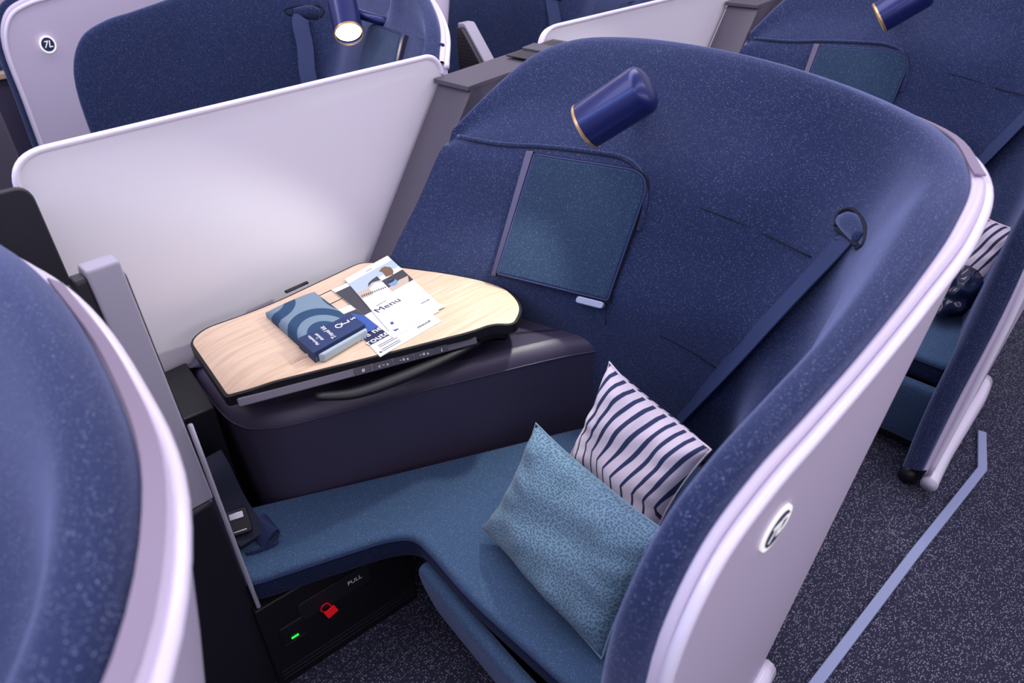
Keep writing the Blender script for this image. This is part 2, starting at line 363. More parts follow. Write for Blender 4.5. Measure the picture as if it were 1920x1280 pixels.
def build_shell(label, Cs, Rs):
    lin, trm, pan = [], [], []
    for i in range(N):
        c, ro = Vector(Cs[i]), Vector(Rs[i]); b, w1, w2 = WL[i]; w1b = wall(w1.y * .7 + w2.y * .3, .70) if i < 8 else w1.lerp(w2, .3); w1c = wall(w1.y * .3 + w2.y * .7, .82) if i < 8 else w1.lerp(w2, .65)
        w3 = w2.lerp(c, .55) + Vector((0, 0, -.012)) if i < 9 else w2.lerp(c, .62) + Vector((0, .012, -.006))
        rl = ro.lerp(c, .40); rl.z -= .002 if i < 14 else 0
        lip = rl.lerp(c, .35) + (c - w3).normalized() * .012
        rin = rl - (c - ro) * .02 - Vector((0, 0, .012))
        lin.append([b, w1, w1b, w1c, w2, w3, c, lip, rl, rin])
        ou = (ro - c).normalized(); rt = rl + Vector((0, 0, -.004)); re = ro - ou * .013
        trm.append([rt, rt.lerp(re, .12) + Vector((0, 0, .005)), rt.lerp(re, .8) + Vector((0, 0, .003)), re - Vector((0, 0, .004)), re - ou * .004 + Vector((0, 0, -.016))])
        ob = Vector(OB[i]); rr = ro - ou * .006
        oh = Vector((ou.x, ou.y, 0)).normalized() * {4: .02, 5: .03, 6: .036, 7: .034, 8: .01}.get(i, 0)
        pan.append([rr + Vector((0, 0, -.012)), rr.lerp(ob, .3) + oh, rr.lerp(ob, .7) + oh * .3, ob])
    sh = thing('seat_shell', label, 'seat shell', (1.0, .9, 0), 'horseshoe seat shells')
    li = grid_mesh('padded_lining', loft(lin, 6, 6), 'navy', sh)
    grid_mesh('rim_trim', loft(trm, 6, 2), 'lavtrim', sh)
    op = grid_mesh('outer_panel', loft(pan, 6, 4), 'lav', sh)
    A = catmull(V3(lin[0][:7]), 6); B = catmull(V3([pan[0][3], pan[0][2], pan[0][1], pan[0][0], Vector(Cs[0])]), 6); k = 20
    A = [A[int(i * (len(A) - 1) / k)] for i in range(k + 1)]; B = [B[int(i * (len(B) - 1) / k)] for i in range(k + 1)]
    grid_mesh('end_cap', [A, B], 'lav', sh, uv=False)
    bp = []
    for i in range(N):
        ro = Vector(Rs[i]); ob = Vector(OB[i]); bp.append(ro + (ob - ro).normalized() * .012 - (ro - Vector(Cs[i])).normalized() * .006)
    tube('bead_trim', bp, .0085, 'bead', sh, seg=10, res=6)
    bb = [Vector(OB[i]) for i in range(10, N)]
    tube('bumper', [p + Vector((0, -.006, -.03)) for p in bb], .022, 'bead', sh, seg=12, res=3, flat=1.4)
    rc = [Vector(Rs[i]).lerp(Vector(Cs[i]), .265) + Vector((0, 0, .0065)) for i in range(5, 10)]
    ribbon('rim_recess', rc, [Vector(Rs[i]) - Vector(Cs[i]) for i in range(5, 10)], .017, .003, 'recess', sh)
    return sh, li, op
shell, lining, outerp = build_shell('large navy padded horseshoe seat shell in the middle, marked 7D on its white side', C_, R_)
# dark plinth under the shell
pl = [(p[0], p[1] + (.02 if i > 8 else 0)) for i, p in enumerate(OB)]
tube('plinth', [(x - (.03 if i < 9 else .0), y + .03, .028) for i, (x, y) in enumerate(pl)][:-1], .026, 'dark', shell, seg=8, res=2)
# surface finder on the lining (world coordinates)
L0 = Vector(shell.location)
bvh = BVHTree.FromPolygons([v.co + L0 for v in lining.data.vertices], [list(p.vertices) for p in lining.data.polygons])
def surf(y, z, off=.002):
    h = bvh.ray_cast(Vector((.55, y, z)), Vector((1, 0, 0)))
    if h[0] is None: return wall(y, z)
    n = h[1]; n = -n if n.x > 0 else n
    return h[0] + n * off
wn = -Vector((1, .27, -.53)).normalized()       # wall normal towards the passenger
wy = Vector((-.27, 1, 0)).normalized(); wz = wy.cross(wn).normalized(); wz = wz if wz.z > 0 else -wz
def wframe(y, z, off=0): # x axis = screen-right (towards -y), y axis = up the wall
    return frame(wall(y, z) + wn * off, -wy, wz)
cy, cz = .98, .82
WF = wframe(cy, cz)
WI = WF.inverted()
def wl(y, z): p = WI @ wall(y, z); return (p.x, p.y)
# storage door beside the seat back
door = prism('storage_door', rounded([wl(1.106, .944), wl(.842, .944), wl(.842, .700), wl(1.106, .700)], [.004, .055, .006, .006], 10), .001, .016, 'door', shell, bevel=.005, frame=WF, ang=60)
gap = rounded([wl(1.112, .950), wl(.836, .950), wl(.836, .692), wl(1.112, .692)], [.004, .058, .006, .006], 10)
prism('door_gap', gap, -.006, .007, 'seam', shell, bevel=0, frame=WF)
dpts = [WF @ Vector((x, y, .013)) for x, y in rounded([wl(1.108, .946), wl(.840, .946), wl(.840, .698), wl(1.108, .698)], [.004, .056, .006, .006], 8)]
tube('door_piping', dpts + [dpts[0]], .0022, 'piping', door, seg=6, res=1)
prism('hinge_strip', [wl(1.130, .951), wl(1.112, .951), wl(1.110, .692), wl(1.122, .692)], -.004, .015, 'strip', shell, bevel=.002, frame=WF)
prism('door_latch', rounded([wl(.909, .6935), wl(.845, .6935), wl(.845, .679), wl(.909, .679)], .008, 6), -.004, .012, 'silver', shell, bevel=.002, frame=WF)
# overlapping seam of the upper lining
sp_ = [surf(y, z, .004) for y, z in [(1.335, .950), (1.28, .951), (1.20, .952), (1.12, .9575), (1.05, .960), (.98, .961), (.93, .960), (.885, .950), (.85, .926), (.833, .89), (.829, .84)]]
tube('upper_seam', sp_, .0045, 'navy', shell, seg=8, res=4)
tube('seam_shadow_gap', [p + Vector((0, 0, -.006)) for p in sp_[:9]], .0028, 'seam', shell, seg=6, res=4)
# quilting creases in the seat back
def crease(name, pts, r=.0028):
    tube(name, [surf(y, z, .0) for y, z in pts], r, 'seam', shell, seg=6, res=5)
def pxs(px, py, off=0.0):
    d = (cam.matrix_world.to_3x3() @ Vector((px - 960, -(py - 640), -f_px))).normalized(); h = bvh.ray_cast(Vector((0, 0, 1.5)), d)[0]; return h - d * off
for cpts, cr in [([(1312, 389), (1370, 411), (1440, 442), (1522, 482)], .0017), ([(1237, 628), (1290, 655), (1343, 690)], .0017), ([(1137, 575), (1136, 608)], .0014)]:
    tube('crease', [pxs(*p) for p in cpts], cr, 'seam', shell, seg=6, res=5)
# belt slot: padded flap over a dark slot
tube('belt_slot_opening', [pxs(*p, .002) for p in [(1566, 424), (1572, 400), (1592, 391), (1612, 405), (1623, 432), (1618, 458), (1606, 466)]], .0035, 'seam', shell, seg=8, res=5)
tube('belt_slot', [pxs(*p, .004) for p in [(1577, 412), (1590, 416), (1603, 430), (1611, 448)]], lambda t: .011 + .008 * math.sin(math.pi * t), 'navy', shell, seg=12, res=6)
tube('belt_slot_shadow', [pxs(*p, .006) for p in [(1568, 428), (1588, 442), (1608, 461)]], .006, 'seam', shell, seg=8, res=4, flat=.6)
# shoulder belt
belt = thing('shoulder_belt', 'navy shoulder belt hanging from the slot in the 7D shell, beside the striped pillow', 'seat belt', (1.2, .5, .7), 'shoulder belts')
bpts = [pxs(1591, 440, .004), pxs(1580, 453, .016), pxs(1520, 517, .03), pxs(1450, 592, .035), pxs(1380, 668, .03), pxs(1310, 742, .02), pxs(1270, 785, .01)]
ribbon('webbing', bpts, (pxs(1612, 462) - pxs(1567, 432)), .060, .0025, 'belt', belt)
# ---------------------------------------------------------------- row number badge
def badge(txt, c, xdir, ydir, parent, r=.033, name='number_badge'):
    fr = frame(c, xdir, ydir)
    circ = [(r * math.cos(q), r * math.sin(q)) for q in [2 * math.pi * k / 40 for k in range(40)]]
    o = prism(name, circ, 0, .003, 'sign', parent, bevel=0, frame=fr)
    prism('badge_face', [(x * .8, y * .8) for x, y in circ], .0025, .0038, 'signnavy', o, bevel=0, frame=fr)
    text('badge_number', txt, r * 1.12, fr @ Matrix.Translation((-.0005, 0, .0044)), 'sign', o, .0003, .0, .25)
    return o
ob_b = BVHTree.FromPolygons([v.co + L0 for v in outerp.data.vertices], [list(p.vertices) for p in outerp.data.polygons])
def outer_at(x, z):
    h = ob_b.ray_cast(Vector((x, -.5, z)), Vector((0, 1, 0))); n = h[1]; n = -n if n.y > 0 else n
    return h[0], n
bc, bn = outer_at(.62, .835)
bx = (Vector((1, 0, 0)) - bn * bn.x).normalized(); by = bn.cross(bx)
# ---------------------------------------------------------------- reading lamp
def tz_(px, py, t):
    d = (cam.matrix_world.to_3x3() @ Vector((px - 960, -(py - 640), -f_px))).normalized(); return Vector((0, 0, 1.5)) + d * t
lampt = thing('reading_lamp', 'navy cylinder reading lamp with gold ring, on the 7D shell above the storage door', 'lamp', (1.2, .85, 1.05), 'cylinder reading lamps')
le = tz_(1099, 236, 1.495); lb = tz_(1220, 158, 1.455); ld = (lb - le).normalized(); LL = (lb - le).length
R0 = .0465
lathe('lamp_body', [(0.004, R0 * .96), (0, R0), (.004, R0)] + [(LL - .022 + .022 * math.sin(q), R0 * math.cos(q) ** .6 if q < 1.55 else 0) for q in [math.pi / 2 * k / 9 for k in range(10)]], le, ld, 'lamp', lampt)
lathe('gold_ring', [(-.001, R0 * .90), (-.004, R0 * .97), (-.0015, R0 * 1.015), (.0035, R0 * 1.015)], le, ld, 'gold', lampt)
lathe('lamp_lens', [(.012, R0 * .9), (.012, 0)], le, ld, 'glow', lampt)
_d = (cam.matrix_world.to_3x3() @ Vector((1192 - 960, -(202 - 640), -f_px))).normalized(); lm = bvh.ray_cast(Vector((0, 0, 1.5)), _d)[0]
lathe('lamp_mount', [(-.02, .034), (.010, .034), (.013, .031), (.014, 0)], lm, bvh.ray_cast(Vector((0, 0, 1.5)), _d)[1] * (1 if bvh.ray_cast(Vector((0, 0, 1.5)), _d)[1].x < 0 else -1), 'lamp', lampt, seg=32)
tube('lamp_arm', [lm, le.lerp(lb, .72)], .016, 'lamp', lampt, seg=14, res=1)
def lamp_light(root, power, mirror=False):
    l = bpy.data.lights.new('reading_light', 'SPOT'); l.energy = power; l.color = (.97, 1, .88); l.spot_size = math.radians(100); l.spot_blend = .4; l.shadow_soft_size = .014
    o = bpy.data.objects.new('reading_light', l); COL.objects.link(o); o.parent = root
    p = le - ld * .012 - Vector(lampt.location); o.location = p
    aim = Vector((-.50, .15, -.42)); o.rotation_euler = aim.to_track_quat('-Z', 'Y').to_euler()
    return o
lamp_light(lampt, 9)
# ---------------------------------------------------------------- divider between the two middle seats
def yframe(y): return frame((0, y, 0), (1, 0, 0), (0, 0, 1))        # local x = world x, local y = world z, local z = -y
dv = thing('privacy_divider', 'white privacy divider panel behind the wooden table with the brochures', 'divider', (.7, Y_MID, 0), 'privacy dividers')
dpoly = rounded([(.235, .56), (.228, 1.098), (1.205, 1.098), (1.234, 1.045), (.885, .56)], [.01, .07, .05, .04, .01], 10)
prism('divider_panel', dpoly, -.014, .004, 'white', dv, bevel=.002, frame=yframe(Y_MID), ang=60)
de = [Vector((x, Y_MID - .004, z)) for x, z in dpoly]
k0 = 6
tube('divider_edge_trim', [de[i] for i in range(5, 44)], .0065, 'bead', dv, seg=10, res=1)
# ---------------------------------------------------------------- dark raked cabinet between shell and divider
cab = thing('side_cabinet', 'dark grey raked cabinet between the white divider and the 7D shell', 'cabinet', (1.3, 1.45, 0), 'raked dark cabinets')
cp = [(.80, .59), (.89, .60), (1.205, 1.040), (1.56, 1.057), (1.30, .59)]
prism('cabinet_body', cp, -.075, .05, 'grey', cab, bevel=.003, frame=yframe(1.46 - .03))
prism('cabinet_lid', [(1.19, 1.034), (1.19, 1.046), (1.64, 1.068), (1.64, 1.056)], -.08, .052, 'grey', cab, bevel=.002, frame=yframe(1.46 - .03))
prism('cabinet_slot', [(1.42, 1.0625), (1.42, 1.066), (1.60, 1.074), (1.60, 1.070)], -.05, .035, 'black', cab, bevel=.001, frame=yframe(1.43))
prism('slot_hinge', [(1.485, 1.060), (1.485, 1.074), (1.535, 1.078), (1.535, 1.066)], -.055, .045, 'grey', cab, bevel=.002, frame=yframe(1.43))
# ---------------------------------------------------------------- leather console
con = thing('side_console', 'black leather console box under the wooden table beside the 7D seat', 'console', (.7, 1.2, 0), 'leather consoles')
def tz(px, py, z):
    d = cam.matrix_world.to_3x3() @ Vector((px - 960, -(py - 640), -f_px)); t = (z - 1.5) / d.z; return Vector((d.x * t, d.y * t, z))
def T(x, y, z=.68): p = tz(x, y, z); return (p.x, p.y)
cpoly = [(.395, 1.50)] + [tuple(p.xy) for p in catmull([Vector((*T(x, y, .547), 0)) for x, y in [(362, 700), (370, 714), (391, 743), (421, 779), (446, 796), (472, 803), (523, 800), (604, 781), (700, 755), (900, 706), (1060, 668), (1125, 657)]], 4)]
_e, _t = Vector(cpoly[-1]), (Vector(cpoly[-1]) - Vector(cpoly[-3])).normalized(); _n = Vector((-_t.y, _t.x)); _c = _e + _n * .07
cpoly += [tuple(_c - _n * .07 * math.cos(q) + _t * .07 * math.sin(q)) for q in [math.pi / 2 * k / 8 * 1.25 for k in range(1, 9)]] + [(.98, 1.50)]
def shr(poly, d):
    n = len(poly); out = []
    for i in range(n):
        p0, p, p1 = Vector(poly[i - 1]), Vector(poly[i]), Vector(poly[(i + 1) % n]); t = (p1 - p0).normalized(); nn = Vector((-t.y, t.x)); out.append(tuple(p + nn * d))
    return out
sgn = 1
def stack(name, levels, mat, parent, cap=True, bottom=True):
    rows = [[Vector((x, y, z)) for x, y in shr(cpoly_c, d)] for d, z in levels]
    o = grid_mesh(name, rows, mat, parent, closed=True, uv=False)
    if cap:
        bm = bmesh.new(); bm.from_mesh(o.data); bm.verts.ensure_lookup_table(); k = len(cpoly_c); t_ = len(bm.verts)
        bm.faces.new([bm.verts[i] for i in range(t_ - k, t_)]); 
        if bottom: bm.faces.new([bm.verts[i] for i in range(k - 1, -1, -1)])
        bm.normal_update()
        bmesh.ops.triangulate(bm, faces=[f for f in bm.faces if len(f.verts) > 4], ngon_method='EAR_CLIP')
        bmesh.ops.recalc_face_normals(bm, faces=bm.faces); bm.to_mesh(o.data); bm.free(); autosm(o, 60)
    return o
cpoly_c = cpoly
# which way is inwards
ar = sum(cpoly[i][0] * cpoly[(i + 1) % len(cpoly)][1] - cpoly[(i + 1) % len(cpoly)][0] * cpoly[i][1] for i in range(len(cpoly)))
sg = 1 if ar > 0 else -1
stack('console_body', [(sg * d, z) for d, z in [(.03, .02), (.018, .30), (.004, .535), (.0, .548)]], 'leather', con)
stack('console_top', [(sg * d, z) for d, z in [(0, .546), (.002, .556), (.008, .567), (.016, .574), (.024, .579), (.030, .581)]], 'leather', con)
tube('console_piping', [(x, y, .547) for x, y in shr(cpoly, -sg * .0005)][1:52], .0018, 'leather', con, seg=6, res=1)
# dark shelf along the divider
shf = prism('dark_shelf', [(.20, 1.505), (.20, 1.32), (.37, 1.30), (.40, 1.505)], .02, .578, 'black', con, bevel=.004)
# ---------------------------------------------------------------- bench cushion (seat and ottoman in one L)
bench = thing('seat_bench', 'blue fabric L-shaped seat and ottoman cushion of seat 7D', 'seat', (.6, .8, 0), 'L-shaped seat benches')
bpoly = [(.235, 1.30), (.235, 1.064), (.40, .997), (.512, .950), (.556, .915), (.553, .85), (.535, .72), (.53, .30), (.95, .37), (1.14, .50), (1.10, .86), (.62, 1.10), (.45, 1.19)]
br = rounded(bpoly, [.05, .05, .05, .04, .05, .08, .08, .06, .08, .08, .08, .08, .08], 6)
cpoly_c = br
ar = sum(br[i][0] * br[(i + 1) % len(br)][1] - br[(i + 1) % len(br)][0] * br[i][1] for i in range(len(br))); sg2 = 1 if ar > 0 else -1
stack('cushion', [(sg2 * d, z) for d, z in [(.004, .322), (-.001, .326), (.0, .333), (.005, .339), (.012, .341)]], 'teal', bench, bottom=False)
stack('cushion_shaded_side', [(sg2 * d, z) for d, z in [(.03, .262), (.010, .266), (.004, .280), (.002, .31), (.003, .326)]], 'side_shade', bench, cap=False)  # cushion side below the seam, its shade put into a darker fabric colour
tube('cushion_stitching', [(x, y, .325) for x, y in shr(br, sg2 * -.0005)][8:62], .0018, 'piping', bench, seg=6, res=1)
# leg rest flap in front of the seat
fl = [(.545, .885), (.522, .70), (.505, .54), (.497, .28)]
def flap_row(z, off): return [Vector((x + off, y, z)) for x, y in fl]
rows = [catmull(flap_row(.045, .040), 6), catmull(flap_row(.10, .022), 6), catmull(flap_row(.20, .0), 6), catmull(flap_row(.262, -.012), 6), catmull(flap_row(.276, -.004), 6), catmull(flap_row(.276, .018), 6), catmull(flap_row(.26, .030), 6), catmull(flap_row(.05, .075), 6)]
fo = grid_mesh('leg_rest', [list(q) for q in zip(*rows)], 'teal', bench, closed=True, uv=False); sd = fo.modifiers.new('s', 'SUBSURF'); sd.levels = sd.render_levels = 1
prism('seat_base', [(.60, .90), (.58, .36), (.86, .36), (.92, .80)], .0, .262, 'dark', bench, bevel=.004)
# kick panel under the ottoman
kick = prism('kick_panel', [(.245, 1.045), (.60, 1.012), (.60, 1.10), (.245, 1.20)], 0.0, .262, 'black', bench, bevel=.003)
def kf(x, z, off=0):
    y = 1.045 + (x - .245) * (1.012 - 1.045) / .355
    return Vector((x, y - off, z))
kx = (kf(.6, 0) - kf(.245, 0)).normalized(); KF = frame(kf(.245, 0), kx, (0, 0, 1))
for z_ in (.022, .034, .046):
    prism('kick_groove', [(.01, z_), (.35, z_), (.35, z_ + .0018), (.01, z_ + .0018)], 0, .0012, 'strip', kick, bevel=0, frame=KF)
prism('life_vest_drawer', rounded([(.08, .16), (.25, .16), (.25, .215), (.08, .215)], .006, 3), 0, .003, 'dark', kick, bevel=.001, frame=KF)
text('drawer_text', 'PULL', .016, KF @ Matrix.Translation((.212, .190, .0034)), 'print_white', kick, .0002)
prism('power_outlet', rounded([(.030, .120), (.085, .120), (.085, .180), (.030, .180)], .005, 3), 0, .004, 'black', kick, bevel=.001, frame=KF)
prism('outlet_edge', [(.034, .175), (.082, .175), (.082, .1772), (.034, .1772)], .004, .0048, 'strip', kick, bevel=0, frame=KF)
prism('outlet_edge', [(.034, .123), (.082, .123), (.082, .1248), (.034, .1248)], .004, .0048, 'strip', kick, bevel=0, frame=KF)
prism('status_light', [(.050, .133), (.066, .133), (.066, .138), (.050, .138)], .004, .0052, 'green', kick, bevel=0, frame=KF)
# red tag on the life vest drawer
tg = thing('security_tag', 'small red security tag with a wire loop on the dark kick panel under the ottoman', 'tag', tuple(kf(.39, .165)))
TF = KF @ Matrix.Translation((.142, .148, .008)) @ Matrix.Rotation(math.radians(16), 4, 'Z')
prism('tag_body', [(-.012, -.014), (.014, -.014), (.014, .010), (-.012, .010)], -.001, .002, 'red', tg, bevel=.0006, frame=TF)
tube('wire_loop', [TF @ Vector(p) for p in [(-.008, .008, 0), (-.012, .028, .003), (-.004, .040, .006), (.006, .034, .003), (.009, .009, 0)]], .0012, 'red', tg, seg=6, res=5)
# ---------------------------------------------------------------- cocktail table
ZT = .68
tb = thing('side_table', 'light oak side table with black edge, holding the pouch and brochures', 'table', (.7, 1.2, .58), 'oak side tables')
tp = [T(385, 620, .672), T(356, 652, .655), T(423, 746, .655), T(475, 726), T(700, 670), T(888, 622), T(925, 608), T(966, 610), T(981, 580), T(972, 555), T(948, 529), T(915, 520), T(745, 499), T(700, 490), T(672, 492), T(500, 573)]
tpo = rounded(tp, [.03, .035, .012, .04, .2, .03, .02, .025, .03, .03, .03, .03, .1, .03, .03, .2], 5)
ar = sum(tpo[i][0] * tpo[(i + 1) % len(tpo)][1] - tpo[(i + 1) % len(tpo)][0] * tpo[i][1] for i in range(len(tpo))); sg3 = 1 if ar > 0 else -1
cpoly_c = tpo
def bend(o):   # the forward end of the top rolls down
    for v in o.data.vertices:
        w = v.co.x + root_of(o).location.x
        d = max(0, .455 - w) ; v.co.z -= d * d * 3.2
        # the aisle-side aft lobe dips slightly
        d2 = max(0, (w - .93)) ; v.co.z -= d2 * d2 * 2.0
def tgrid(name, inset, z0, z1, mat, parent, edge_r):
    poly = shr(tpo, sg3 * inset)
    bm = bmesh.new(); vs = [bm.verts.new((x, y, z1)) for x, y in poly]; f = bm.faces.new(vs)
    for xx in [.37 + .012 * k for k in range(9)] + [.94, .96, .98, 1.0]:
        geom = bm.verts[:] + bm.edges[:] + bm.faces[:]; bmesh.ops.bisect_plane(bm, geom=geom, plane_co=(xx, 0, 0), plane_no=(1, 0, 0))
    r = bmesh.ops.extrude_face_region(bm, geom=bm.faces[:])
    for g in r['geom']:
        if isinstance(g, bmesh.types.BMVert): g.co.z = z0
    bmesh.ops.recalc_face_normals(bm, faces=bm.faces)
    me = bpy.data.meshes.new(name); bm.to_mesh(me); bm.free(); o = link(name, me, mat, parent); bend(o)
    if edge_r: mod_bevel(o, edge_r, 2, 60)
    return autosm(o, 50)
tgrid('wood_top', .006, ZT - .006, ZT, 'wood', tb, 0)
tgrid('black_edge', 0, ZT - .022, ZT - .001, 'black', tb, 0)
# slot in the wood for a tablet
for (p, q) in [((.62, 1.365), (.80, 1.375)), ((.66, 1.315), (.80, 1.322))]:
    d = Vector((q[0] - p[0], q[1] - p[1], 0)); fr = frame((p[0], p[1], ZT), d, (0, 1, 0))
    prism('tablet_slot', [(0, -.0014), (d.length, -.0014), (d.length, .0014), (0, .0014)], 0, .0006, 'black', tb, bevel=0, frame=fr)
# grey control strip under the aisle edge
e0, e1 = Vector((*T(440, 738), 0)), Vector((*T(892, 620), 0)); ed = (e1 - e0); EL = ed.length; en = Vector((ed.y, -ed.x, 0)).normalized()
EF = frame(e0 + Vector((0, 0, ZT - .022)) + en * .002, ed, Vector((0, 0, 1)) - en * 0.0)
EF = EF @ Matrix.Rotation(math.radians(-25), 4, 'X')
ctl = prism('control_strip', rounded([(0.0, -.008), (EL, -.008), (EL, .009), (0.0, .009)], .005, 4), -.010, .002, 'ctl', tb, bevel=.002, frame=EF)
for k, (x0, x1, s) in enumerate([(.225, .262, '#'), (.264, .306, '< ~ >'), (.308, .350, '+ x -'), (.352, .392, '+ o -'), (.394, .425, '?')]):
    b = prism('control_button', rounded([(x0, -.007), (x1 - .002, -.007), (x1 - .002, .008), (x0, .008)], .002, 2), .001, .0035, 'ctlb', ctl, bevel=.0006, frame=EF)
    text('button_symbol', s, .010, EF @ Matrix.Translation(((x0 + x1) / 2, .0, .0038)) @ Matrix.Rotation(math.pi, 4, 'Z'), 'print_white', b, .0001)
prism('under_tray', shr(tpo, sg3 * .03), ZT - .055, ZT - .018, 'black', tb, bevel=.008)
tube('support_arm', [(.50, 1.10, ZT - .045), (.56, 1.062, ZT - .052), (.64, 1.035, ZT - .050), (.74, 1.012, ZT - .044), (.84, .995, ZT - .035)], lambda t: .010 + .006 * math.sin(math.pi * t), 'black', tb, seg=12, res=5, flat=.7)
box('table_post', (.75, 1.25, (.582 + ZT - .05) / 2), (.22, .16, ZT - .05 - .582), 'black', tb, .006)
tube('tab_hinge', [(.64, 1.437, ZT + .004), (.70, 1.440, ZT + .004)], .006, 'black', tb, seg=8, res=1, flat=.5)
# ---------------------------------------------------------------- pouch
zt = ZT + .0006
A = Vector((.560, 1.385, 0)); Bq = Vector((.672, 1.395, 0))
pc = [Vector((*T(x, y, .70), 0)) for x, y in [(496, 580), (588, 541), (683, 612), (590, 664)]]   # far-left, far-right, near-right, near-left
pu = thing('travel_pouch', 'blue wave patterned folded travel pouch with navy paper band, lying on the oak table', 'pouch', tuple(pc[3] + Vector((0, 0, zt))))
def pillowy(name, corners, z0, thick, n, m, mat, parent, exps=.35, edge=0.0):
    """cushion-like closed body over a quad: corners (u=0,v=1),(1,1),(1,0),(0,0)"""
    rows = []
    def P(u, v): return corners[3].lerp(corners[2], u).lerp(corners[0].lerp(corners[1], u), v)
    top, bot = [], []
    for j in range(m + 1):
        rt, rb = [], []
        for i in range(n + 1):
            u, v = i / n, j / m; e = (max(0, 4 * u * (1 - u)) * max(0, 4 * v * (1 - v))) ** exps; p = P(u, v)
            rt.append(Vector((p.x, p.y, z0 + thick * (edge + (1 - edge) * e)))); rb.append(Vector((p.x, p.y, z0)))
        top.append(rt); bot.append(rb)
    V = [q for r in top for q in r] + [q for r in bot for q in r]; F = []; K = (n + 1) * (m + 1); UV = {}
    for j in range(m):
        for i in range(n):
            a_ = j * (n + 1) + i; F.append((a_, a_ + 1, a_ + n + 2, a_ + n + 1)); F.append((K + a_, K + a_ + n + 1, K + a_ + n + 2, K + a_ + 1))
    ring = [i for i in range(n + 1)] + [j * (n + 1) + n for j in range(1, m + 1)] + [m * (n + 1) + i for i in range(n - 1, -1, -1)] + [j * (n + 1) for j in range(m - 1, 0, -1)]
    for k in range(len(ring)):
        a_, b_ = ring[k], ring[(k + 1) % len(ring)]; F.append((b_, a_, K + a_, K + b_))
    me = bpy.data.meshes.new(name); me.from_pydata(V, [], F); ul = me.uv_layers.new(name='UVMap')
    for p in me.polygons:
        for li in p.loop_indices:
            vi = me.loops[li].vertex_index % K; ul.data[li].uv = ((vi % (n + 1)) / n, (vi // (n + 1)) / m)
    return autosm(link(name, me, mat, parent), 50)
pillowy('pouch_body', pc, zt, .025, 16, 20, 'pouch', pu, .22, .45)
qc = [p.lerp(Vector((.61, 1.27, 0)), -.02) for p in pc]
def pq(u, v): return pc[3].lerp(pc[2], u).lerp(pc[0].lerp(pc[1], u), v)
bandv = [(-.015, .36), (1.015, .36)]
bnd = pillowy('paper_band', [pq(-.02, .30), pq(1.02, .27), pq(1.02, -.0), pq(-.02, -.0)], zt + .0004, .0272, 10, 6, 'band', pu, .12, .85)
def bf(u, v): return frame(pq(u, v) + Vector((0, 0, zt + .0278)), pc[0] - pc[3], pc[3] - pc[2])
for s_, sz, u_, v_, bo, sh in [('Travel kit', .015, .43, .14, 0, 0), ('FINNAIR', .0085, .26, .14, 0, .3), ('x', .007, .20, .14, 0, 0), ('Marimekko', .0095, .135, .14, 0, 0)]:
    text('band_text', s_, sz, bf(u_, v_), 'print_white', bnd, .0002, bo, sh)
for s_, sz, u_ in [('Q', .022, .66), ('L', .024, .80), ('s', .022, .93)]: text('band_symbol', s_, sz, bf(u_, .15), 'print_white', bnd, .0002, .0001)
prism('folded_bottom', [tuple(pq(.03, -.02).xy), tuple(pq(1.0, -.02).xy), tuple(pq(1.0, -.055).xy), tuple(pq(.10, -.065).xy)], zt, zt + .02, 'lightblue', pu, bevel=.004)
ribbon('tag_strip', [(.548, 1.165, zt + .003), (.525, 1.172, zt + .004), (.498, 1.170, zt + .001)], Vector((0, 0.3, 1)), .006, .001, 'cream', pu)
# ---------------------------------------------------------------- brochures
def card(name, corners, z, th, label, cat, mat='paper'):
    """corners tl,tr,br,bl (xy) as read; returns root, placement function"""
    cs = [Vector((c[0], c[1], 0)) for c in corners]
    r = thing(name, label, cat, (cs[3].x, cs[3].y, z))
    o = prism('sheet', [tuple(c.xy) for c in cs], z, z + th, mat, r, bevel=0)
    def P(u, v): q = cs[3].lerp(cs[2], u).lerp(cs[0].lerp(cs[1], u), v); return Vector((q.x, q.y, z + th))
    def patch(nm, pts, m, lift=.0003, par=o):
        return prism(nm, [tuple(P(u, v).xy) for u, v in pts], z + th, z + th + lift, m, par, bevel=0)
    def fr(u, v, lift=.0004): return frame(P(u, v) + Vector((0, 0, lift)), cs[2] - cs[3], cs[0] - cs[3])
    return r, o, P, patch, fr
def rect(u0, v0, u1, v1): return [(u0, v0), (u1, v0), (u1, v1), (u0, v1)]
S_ = .82 / .875
# bottom leaflet
r1, o1, P1, pt1, fr1 = card('leaflet', [(.662, 1.300), (.735, 1.335), (.802, 1.066), (.634, 1.052)], zt, .0012, 'white leaflet with navy panel reading The routes, partly under the other brochures', 'leaflet')
cs = [T(628, 600), T(690, 578), T(828, 603), T(713, 670)]
bpy.data.objects.remove(o1); bpy.data.objects.remove(r1)
r1, o1, P1, pt1, fr1 = card('leaflet', [T(632, 582), T(745, 540), T(828, 603), T(713, 670)], zt, .0012, 'white leaflet with a blue sky picture and large route headline, lowest of the brochures', 'leaflet')
pt1('cover_photo', rect(0.0, .40, 1.0, .88), 'print_dark'); pt1('cover_photo_sky', [(0.02, .70), (.10, .40), (.30, .45), (.35, .62), (.12, .84)], 'photoblue', .0005)
pt1('title_block', rect(0.0, .22, .52, .42), 'print_navy', .0005)
text('title', 'The new\nroutes', .026, fr1(.16, .33, .0007), 'print_white', o1, .0001, .00012)
for k in range(4): pt1('fine_print', rect(.08, .15 - .028 * k - (.02 if k > 1 else 0), .36, .158 - .028 * k - (.02 if k > 1 else 0)), 'print_navy', .0004)
text('logo_text', 'FINNAIR', .010, fr1(.78, .10, .0005), 'print_navy', o1, .0001, .0001, .3)
text('plane_mark', '+', .014, fr1(.05, .05, .0005), 'print_navy', o1, .0001, .0004)
